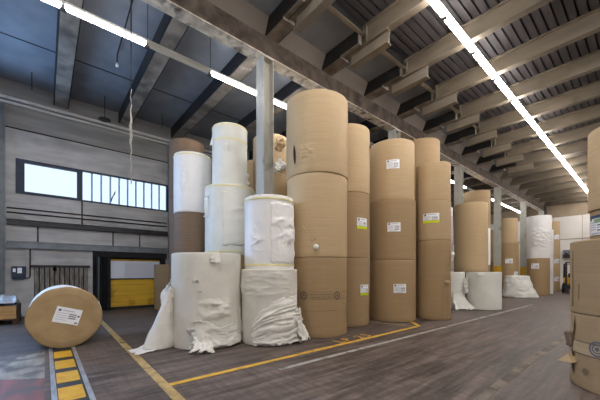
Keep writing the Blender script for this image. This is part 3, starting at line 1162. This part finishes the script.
# F1 seam and small flap, white tab on the right
e, *_ = ROLLS['F1']
th, z = th_at('F1', 444.5, 300)
m = MB()
patch(m, .525, th, z, .012, 1.1, .01, 0, 2)
m.build('side_seam', KR, e)
sheet(e, 'seam_flap', KRD, .525, th - .05, th + .3, z + .52, z + .62, lambda u, v: (.012 + .05 * u * (1 - v), 0, 0), 6, 4, 0, 1, .004)
th, z = th_at('F1', 448.5, 257)
sheet(e, 'torn_tab', WH, .525, th + .05, th + .4, z - .16, z + .16, lambda u, v: (.03 + .09 * folds(u, v, 2, 2, 9), 0, .03 * N3(u * 4, v * 4, 1)), 14, 12, .2, 6.0, .006)

# --- A: torn wrapper
e, ax, ay, AR, _, _ = ROLLS['A']
tf = atan2(-ay, -ax)


def A(px, py):
    return th_at('A', px, py)


# sagging torn sheet at the lower right
t0, _ = A(191, 330)
t1, _ = A(240, 330)
sheet(e, 'torn_sheet', TORN, AR, t0, t1 + .02, .03, .5,
      lambda u, v: (.008 + (1 - u ** 6) * (.012 + .08 * (1 - v) ** 1.5 * (.5 + folds(u, v, 2.5, 2.0, 2.0)) + .03 * folds(u, v, 4, 3, 7)), 0, .012 + .14 * N3(u * 3, 1, 4) * v), 46, 30, .12, 4.0, .004)
t0, _ = A(194, 348)
t1, _ = A(213, 348)
sheet(e, 'torn_sheet', TORN, AR, t0, t1, .005, .3,
      lambda u, v: (.04 + .3 * (1 - v) ** 2 + .05 * folds(u, v, 3, 2, 1), .05 * N3(v * 5, u, 2), .05 * folds(u, v, 3, 3, 3) * (1 - v)), 24, 20, .16, 8.0, .004)
# blister in the middle
t0, z0_ = A(196, 322)
t1, _ = A(232, 322)
sheet(e, 'blister', OW, AR, t0, t1, .55, 1.0,
      lambda u, v: (.004 + .075 * (sin(pi * u) * sin(pi * v)) * folds(u, v, 1.6, 2.4, 11.0), 0, 0), 36, 24, .05, 12.0, 0)
# little tears
for (px, py, wd, ht, sd) in ((196, 281, .16, .09, 1), (200, 291, .1, .05, 2), (215, 257, .2, .28, 3), (192, 331, .2, .17, 5), (198, 322, .2, .08, 6)):
    th, z = A(px, py)
    sheet(e, 'torn_flap', TORN, AR, th - wd / 2 / AR, th + wd / 2 / AR, z - ht / 2, min(z + ht / 2, 1.9),
          lambda u, v, sd=sd: (.006 + .09 * (v if sd != 3 else 1 - v) * (.3 + .7 * u) + .02 * N3(u * 5, v * 5, sd), 0, -.02 * v), 12, 10, .22, sd * 3.1, .004)
# flap on the right edge
th, z = A(239.5, 318)
sheet(e, 'torn_flap', TORN, AR, th - .2, th + .1, z - .4, z + .25,
      lambda u, v: (.01 + .05 * u * (1 - v) * (.7 + .5 * folds(u, v, 2, 3, 3)), 0, 0), 16, 24, .14, 9.0, .004)
# long sheet peeled off the left side, curling down to the floor
thL, _ = A(173, 310)
m = MB()
vs, fs = [], []
nu, nv = 30, 34
tx, ty = -sin(thL), cos(thL)   # tangent, to the right as seen from the camera
nx, ny = cos(thL), sin(thL)    # outward
lx, ly = -_c, -_s              # towards the left of the picture
for i in range(nu + 1):
    for j in range(nv + 1):
        u, v = i / nu, j / nv          # u around the curl, v down
        z = 1.2 * (1 - v) + .015
        spread = .06 + .55 * v ** 1.2
        ang = pi * (.02 + 1.05 * u)
        # an open half cone: starts at the roll, swings outwards and back
        ox = spread * .5 * (1 - cos(ang))
        oy = .08 + (.12 + .3 * v) * sin(ang)
        wr = .05 * N3(u * 3, v * 4, 6) * (v + .2)
        px_ = nx * AR * 1.0 + lx * (ox + wr - .02) + (-_s * -1) * 0
        py_ = ny * AR * 1.0 + ly * (ox + wr - .02)
        # towards the camera
        cxn, cyn = _s, -_c
        px_ += cxn * (oy - .12) * .8
        py_ += cyn * (oy - .12) * .8
        vs.append((px_, py_, z + .1 * (1 - v) * N3(u * 5, 3, 2) + .16 * u * (1 - v)))
for i in range(nu):
    for j in range(nv):
        u, v = (i + .5) / nu, (j + .5) / nv
        if min(v, 1 - u) < .12 * (.6 + N3(u * 7, v * 7, 4.4)):
            continue
        a = i * (nv + 1) + j
        fs.append((a, a + nv + 1, a + nv + 2, a + 1))
m.add(vs, fs, 0, True)
o = m.build('peeled_sheet', TORN, e)
md = o.modifiers.new('thick', 'SOLIDIFY')
md.thickness = .005
th, z = A(171.8, 300)
sheet(e, 'torn_flap', TORN, AR, th - .25, th + .25, z - .28, z + .35,
      lambda u, v: (.01 + .17 * (1 - u) * (1 - v) * v * 4 + .05 * folds(u, v, 2, 4, 2), -.05 * (1 - u), .05 * N3(u * 4, v * 4, 2)), 20, 24, .16, 15.0, .004)
# scrap lying on the floor across the pale line
m = MB()
vs, fs = [], []
q = [on_floor(127, 351.5), on_floor(133, 357.5), on_floor(173, 347), on_floor(160, 340)]
nu, nv = 26, 12
for i in range(nu + 1):
    for j in range(nv + 1):
        u, v = i / nu, j / nv
        a = Vector(q[0]).lerp(Vector(q[3]), u)
        b_ = Vector(q[1]).lerp(Vector(q[2]), u)
        p = a.lerp(b_, v)
        vs.append((p.x, p.y, .012 + .035 * folds(u, v, 3, 1.5, 2) * u + .05 * u * u * v))
for i in range(nu):
    for j in range(nv):
        u, v = (i + .5) / nu, (j + .5) / nv
        if min(u, v, 1 - v) < .1 * (.6 + N3(u * 6, v * 5, 9)):
            continue
        a = i * (nv + 1) + j
        fs.append((a, a + nv + 1, a + nv + 2, a + 1))
m.add(vs, fs, 0, True)
o = m.build('paper_scrap', WH)
md = o.modifiers.new('thick', 'SOLIDIFY')
md.thickness = .008
tag(o, 'long white paper scrap lying on the floor across the pale yellow line', 'paper scrap')

# --- B: crumpled wrapper on the lower roll
e, bx, by, BR, _, _ = ROLLS['B1']
t0, _ = th_at('B1', 254, 320)
t1, _ = th_at('B1', 294, 320)
sheet(e, 'crumpled_sheet', TORN, BR, t0 - .08, t1 + .15, .02, 1.02,
      lambda u, v: (.012 + (.055 * folds(u * .6 + v * .35, v, 1.6, 8.5, 3.0, 1.3) + .028 * folds(u, v, 4, 13, 8)) * min(1, 3 * u + .2) * min(1, 4 * (1 - v)) + (.1 * max(0, u - .6) + .05) * (1 - v) ** 1.5,
                    .0, .05 * N3(u * 4, v * 3, 1) - .55 * (1 - u) ** 3 * v), 70, 60, .07, 2.0, .004)
t2, _ = th_at('B1', 242, 300)
sheet(e, 'wrinkled_sheet', OW, BR, t2 - .1, t1 + .05, .95, 1.53,
      lambda u, v: (.004 + .014 * folds(u, v, 3.2, 4.4, 6.0, 1.8) * min(1, 6 * v) * min(1, 6 * (1 - v)), 0, 0), 60, 30, .0, 2.0, 0)
sheet(e, 'torn_flap', TORN, BR, t2 - .05, t2 + .3, 1.0, 1.4,
      lambda u, v: (.01 + .04 * (1 - u) * (1 - abs(2 * v - 1)) + .015 * N3(u * 5, v * 5, 3), 0, 0), 14, 16, .18, 21.0, .004)
t3, _ = th_at('B1', 294, 330)
sheet(e, 'trailing_sheet', TORN, BR, t3 - .15, t3 + .4, .006, .75,
      lambda u, v: (.03 + .24 * (1 - v) ** 1.6 * (.6 + .5 * folds(u, v, 2, 2, 2)) + .06 * folds(u, v, 3, 6, 5), 0, .02 * N3(u * 6, v * 6, 5) * v), 36, 30, .1, 5.0, .004)
# B2 creases: long loose seam and dented patch on the right half
e, *_ = ROLLS['B2']
tm, _ = th_at('B2', 271, 230)
tr, _ = th_at('B2', 291, 230)
tl, _ = th_at('B2', 248, 230)
sheet(e, 'loose_sheet', WH, .55, tm - .03, tr + .25, .12, 1.4,
      lambda u, v: (.006 + (.05 * folds(u * .7 - v * .3, v, 1.4, 4.4, 12.0, 1.7) + .012 * folds(u, v, 6, 12, 2)) * sin(pi * min(1, max(0, v))) ** .6 * min(1, 2.5 * u + .35) + .004, 0, 0), 50, 50, .03, 7.0, .003)
sheet(e, 'creased_patch', WH, .55, tl, tm - .05, .3, .95,
      lambda u, v: (.0 + .04 * folds(u, v, 2.2, 3.6, 5.0, 2.2) * sin(pi * u) * sin(pi * v), 0, 0), 36, 30, .05, 3.0, 0)
# Q2 loose sheet
e, *_ = ROLLS['Q2']
ta, _ = th_at('Q2', 222, 220)
tb, _ = th_at('Q2', 246, 220)
sheet(e, 'loose_sheet', CW, .7, ta, tb + .45, .25, 1.75,
      lambda u, v: (.008 + .06 * folds(u * .5 - v * .6, v, 1.2, 2.0, 4.0, 2.2) * sin(pi * v) * min(1, 2 * u + .15), 0, 0), 44, 44, .02, 2.0, .003)
th, z = th_at('Q2', 207, 205)
sheet(e, 'torn_flap', CW, .7, th - .1, th + .2, z - .4, z + .3, lambda u, v: (.01 + .08 * (1 - u) * folds(u, v, 2, 3, 2), 0, 0), 12, 20, .2, 3.0, .004)
e, *_ = ROLLS['Q3']
th, z = th_at('Q3', 228, 146)
sheet(e, 'creased_patch', CW, .5, th - .4, th + .45, z - .3, z + .25, lambda u, v: (.004 + .06 * folds(u, v, 2, 2, 3.5, 2) * sin(pi * u) * sin(pi * v), 0, 0), 30, 24, .05, 3.0, 0)
th, z = th_at('Q3', 213, 140)
sheet(e, 'torn_flap', CW, .5, th - .12, th + .2, z - .2, z + .12, lambda u, v: (.01 + .09 * (1 - u) * (1 - v), 0, 0), 10, 10, .2, 5.0, .004)
th, z = th_at('Q3', 245.5, 176)
sheet(e, 'torn_flap', CW, .5, th - .2, th + .3, z - .3, z + .1, lambda u, v: (.02 + .1 * u * folds(u, v, 2, 2, 5), 0, 0), 12, 14, .2, 8.0, .004)
# P3 dents
e, *_ = ROLLS['P3']
th, z = th_at('P3', 182, 182)
sheet(e, 'creased_patch', WH, .56, th - .2, th + .3, z - .45, z + .45, lambda u, v: (.004 + .05 * folds(u, v, 2, 4, 6.5, 2) * sin(pi * u) * sin(pi * v), 0, 0), 24, 30, .05, 3.0, 0)
# S3 ragged paper right of the column
e, sx, sy, SR, z0_, z1_ = ROLLS['S3']
for (px, py, wd, ht, mt_, sd) in ((278, 146, .3, .4, KR, 2), (281, 166, .45, .38, WH, 5), (276, 170, .3, .3, CW, 9)):
    th, z = on_roll(sx, sy, SR, px, py)
    sheet(e, 'torn_flap', mt_, SR, th - wd / 2 / SR, th + wd / 2 / SR, z - z0_ - ht / 2, z - z0_ + ht / 2,
          lambda u, v, sd=sd: (.03 + .2 * folds(u, v, 2, 3, sd), .04 * N3(u * 3, v * 4, sd), .04 * N3(u * 5, v * 3, sd)), 18, 18, .22, sd * 1.3, .005)

# I / I2: trailing wrap
e, ix, iy, IR, _, _ = ROLLS['I2']
t0, _ = on_roll(ix, iy, IR, 452, 295)
t1, _ = on_roll(ix, iy, IR, 463, 295)
sheet(e, 'trailing_sheet', CW, IR, t0, t1 + .1, .01, .7,
      lambda u, v: (.02 + .5 * (1 - v) ** 2.2 * (.75 + .35 * folds(u, v, 2, 1.5, 2)), .0, 0), 34, 24, .06, 5.0, .005)
th, z = on_roll(ix, iy, IR, 463, 285)
sheet(e, 'torn_flap', CW, IR, th - .15, th + .2, z - .35, z + .35, lambda u, v: (.03 + .16 * folds(u, v, 1.5, 3, 3), 0, .05 * N3(u * 4, v * 4, 1)), 16, 20, .16, 7.0, .005)
e, *_ = ROLLS['I']
th, z = th_at('I', 480, 275)
sheet(e, 'torn_flap', CW, .63, th - .25, th + .25, 1.33, 1.49, lambda u, v: (.008 + .05 * (1 - v) * sin(pi * u), 0, 0), 16, 8, .2, 3.0, .004)
# V: draped sheet, a loose skirt around the short roll
e, *_ = ROLLS['V']
tfv = atan2(-21.77, 5.33)
sheet(e, 'draped_sheet', CW, .55, tfv - 2.2, tfv + 2.2, .008, 1.27,
      lambda u, v: (.03 + (.12 + .3 * (max(0, u - .45)) * 2) * (1 - v) ** 1.2 + .12 * folds(u, v, 6, 2.5, 2) * (1 - v * .7), 0, .0), 70, 30, .02, 5.0, .005)
m = MB()
m.lathe([(.57, 1.262), (.4, 1.285), (.2, 1.29), (.0001, 1.28)], 40, rad=lambda a, z, r: .02 * N3(cos(a) * 3, sin(a) * 3, z))
m.build('top_sheet', CW, e)
# M2 torn scribble of folds
e, *_ = ROLLS['M2']
ta, za = th_at('M2', 531, 238)
tb, zb = th_at('M2', 552, 240)
sheet(e, 'torn_sheet', WH, .75, ta, tb, za - .75, za + .75,
      lambda u, v: (.004 + .09 * folds(u * .8 + v * .5, v, 4.0, 7.2, 3.0, 2.6) * sin(pi * v), 0, .06 * N3(u * 4, v * 4, 1)), 40, 40, .12, 5.0, .006)

# --- R1: torn flap, slits, tape band and ring logo
e, rx, ry, RR, _, _ = ROLLS['R1']


def Rr(px, py):
    return on_roll(rx, ry, RR, px, py)


th, z = Rr(575, 327)
m = MB()
vs, fs = [], []
for k in range(8):
    qq = k / 7
    wd = .05 * sin(pi * qq) + .003
    a = th + .02 * sin(qq * 5)
    zz = z + .17 - .34 * qq
    vs += [((RR + .01) * cos(a - wd / 2), (RR + .01) * sin(a - wd / 2), zz), ((RR + .014) * cos(a + wd / 2), (RR + .014) * sin(a + wd / 2), zz)]
for k in range(7):
    fs.append((2 * k, 2 * k + 1, 2 * k + 3, 2 * k + 2))
m.add(vs, fs)
th, z = Rr(573.5, 360)
m.add([((RR + .01) * cos(th + a), (RR + .01) * sin(th + a), z + b_) for a, b_ in ((-.02, .2), (.05, .1), (.04, -.18), (-.03, -.1))], [(0, 1, 2, 3)])
m.build('slit', CREASE, e)
th, z = Rr(588, 349)
m = MB()
patch(m, RR, th + .35, z + .075, 1.2, .018, .0115, 0, 16)
patch(m, RR, th + .35, z - .085, 1.2, .018, .0115, 0, 16)
m.build('tape_edge', KRX, e)
m = MB()
patch(m, RR, th + .35, z, 1.2, .15, .01, 0, 16)
m.build('tape_band', KR, e)
tq, zq = Rr(598, 349.5)
m = MB()
for r0, r1 in ((.075, .095), (.045, .06), (.0, .025)):
    ring(m, RR + .0135, tq, zq, r0, r1)
for k in range(7):
    patch(m, RR, tq + .2 + .05 * k, zq, .02, .05, .013, 0, 2)
m.build('ring_logo', surf('ring_ink', (104, 106, 118), None, rough=.7), e)
th, z = Rr(586, 372)
m = MB()
ring(m, RR + .0115, th, z, 0, .045, 18)
m.build('stain', KRX, e)
th, z = Rr(572.5, 341)
sheet(e, 'torn_flap', KRX, RR, th - .08, th + .1, z - .09, z + .14, lambda u, v: (.015 + .05 * (1 - u) * (.5 + v), 0, 0), 10, 10, .18, 3.0, .008)
# stiff piece of wrapper sticking out near the floor
nx, ny = cos(th), sin(th)
m = MB()
P0 = Vector((nx * (RR - .01), ny * (RR - .01), .4))
lxv = Vector((-_c, -_s, 0))
cmv = Vector((_s, -_c, 0))
m.add([P0 + Vector((0, 0, .03)), P0 + lxv * .1 + cmv * .02 + Vector((0, 0, .0)), P0 + lxv * .22 + Vector((0, 0, -.09)), P0 + lxv * .1 + cmv * .1 + Vector((0, 0, -.1)), P0 + cmv * .1 + Vector((0, 0, -.06))],
      [(0, 1, 3, 4), (1, 2, 3)])
o = m.build('torn_corner', KR, e, fix=False)
md = o.modifiers.new('thick', 'SOLIDIFY')
md.thickness = .008
# ragged foot of the wrapper
e2, *_ = ROLLS['R2']
m = MB()
for (px, y0, y1) in ((579, 284, 300), (573, 250, 306)):
    pts = []
    for k in range(10):
        a, zz = on_roll(rx, ry, .655, px, y0 + (y1 - y0) * k / 9)
        pts.append((.657 * cos(a), .657 * sin(a), zz - .957))
    m.tube(pts, .005, 5)
m.build('crease', KRX, e2)

# --- lying roll: its flat end turned to the aisle
LR = .6
e = empty('paper_roll', (-7.5, .325, LR), 'kraft capped roll lying on its side at the end of the striped floor strip', 'paper roll', 'paper rolls lying down')
RX = Matrix.Rotation(pi / 2, 4, 'Y')    # local z -> world x
h = 1.5
m = wrap_mesh(LR, h, .006, 3.3)
m.v = [RX @ (v - Vector((0, 0, h))) for v in m.v]
m.build('wrapper', WH, e)
m = MB()
prof = [(LR + .004, -.06), (LR + .006, -.03), (LR, .0), (LR - .03, .012), (LR * .84, .014), (LR * .8, .019), (LR * .77, .019), (LR * .72, .013), (LR * .4, .012), (.0001, .012)]
m.lathe(prof, 90, 0, RX, True, lambda a, z, r: (.012 * N3(cos(a) * 3, sin(a) * 3, r * 3) + .006 * N3(a * 9, r * 4, 1)) if r > .1 else 0)
m.build('end_cap', KRC, e)
m = MB()
m.lathe([(LR - .014, 0), (.0001, 0)], 48, 0, Matrix.Translation((-h, 0, 0)) @ RX)
m.build('end_cap', KRD, e)
m = MB()
W_, H_ = .5, .36
ML = Matrix.Translation((.0, .02, .035)) @ Matrix.Rotation(radians(-17), 4, 'X') @ Matrix.Diagonal((1, .84, .86, 1))
x0 = .0245


def flat(y0, y1, z0, z1, mi, o_):
    m.box(x0 + o_ - .002, x0 + o_, y0, y1, z0, z1, mi, ML)


flat(-W_ / 2, W_ / 2, -H_ / 2, H_ / 2, 0, 0)
flat(-.2, -.15, .08, .13, 1, .001)
flat(-.12, .1, .1, .12, 2, .001)
for k in range(4):
    flat(-.21, 0, .04 - .05 * k, .05 - .05 * k, 2, .001)
for k in range(3):
    flat(.02, .17, .03 - .045 * k, .052 - .045 * k, 1, .001)
flat(.19, .23, .0, .04, 1, .001)
flat(.17, .23, -.15, -.12, 1, .001)
m.build('paper_label', [LABEL, INK, INKL], e)

# ------------------------------------------------------------------ far end: forklift and wall unit
fx, fy = -4.5, 29.3
e = empty('forklift', (fx + .75, fy, 0), 'yellow and black forklift parked before the end wall', 'forklift', rot=(0, 0, radians(186)))
m = MB()
m.box(-.55, .55, -1.0, .9, .25, .75, b=.08)
m.build('chassis', BLACK, e)
m = MB()
m.box(-.54, .54, -1.25, -.45, .3, 1.15, b=.15)
m.box(-.5, .5, .45, .9, .45, 1.1, b=.1)
m.build('body_panel', FLYEL, e)
m = MB()
m.box(-.28, .28, -.42, .1, .75, .9, b=.05)
m.box(-.28, .28, -.48, -.36, .88, 1.4, b=.05)
m.build('seat', BLACK, e)
m = MB()
for sx in (-.48, .48):
    m.tube([(sx, -.8, 1.1), (sx, -.6, 2.05), (sx, .45, 2.1), (sx, .75, 1.05)], .035, 8)
for k in range(6):
    yb = -.55 + .19 * k
    m.tube([(-.48, yb, 2.08), (.48, yb, 2.08)], .02, 6)
m.build('overhead_guard', BLACK, e)
m = MB()
for sx in (-.34, .34):
    m.box(sx - .06, sx + .06, .95, 1.1, .08, 2.2)
for zz in (.3, 1.2, 2.14):
    m.box(-.34, .34, .97, 1.08, zz, zz + .07)
m.build('mast', DKST, e)
for sx in (-.25, .25):
    m = MB()
    m.box(sx - .05, sx + .05, 1.1, 1.15, .06, .6)
    m.box(sx - .05, sx + .05, 1.1, 2.1, .06, .1)
    m.build('fork', DKST, e)
for sx, sy, r in ((-.5, .65, .3), (.5, .65, .3), (-.48, -.8, .24), (.48, -.8, .24)):
    m = MB()
    m.lathe([(0, -.09), (r * .8, -.09), (r, -.06), (r, .06), (r * .8, .09), (0, .09)], 22, M=Matrix.Translation((sx, sy, r)) @ Matrix.Rotation(pi / 2, 4, 'Y'))
    m.build('wheel', BLACK, e)

e = empty('wall_rack', (-4.6, YE, 2.7), 'dark grey slatted wall unit on the end wall above the forklift', 'wall unit')
m = MB()
m.box(-.5, 2.2, -.35, -.035, .0, .32)
m.build('lower_case', DKST, e)
m = MB()
m.box(-.5, 2.2, -.4, -.035, .44, .72)
m.build('upper_case', MIDST, e)
for x in (-.4, 2.1):
    MB().box(x, x + .06, -.2, -.035, .3, .46).build('bracket', BLACK, e)

# ------------------------------------------------------------------ world and view
wd = bpy.data.worlds.new('world')
SC.world = wd
wd.use_nodes = True
bg = wd.node_tree.nodes['Background']
bg.inputs[0].default_value = lin((190, 205, 230))
bg.inputs[1].default_value = .3
vs_ = SC.view_settings
vs_.view_transform = 'Standard'
vs_.look = 'None'
vs_.gamma = 1
vs_.use_curve_mapping = False
vs_.exposure = 1.7
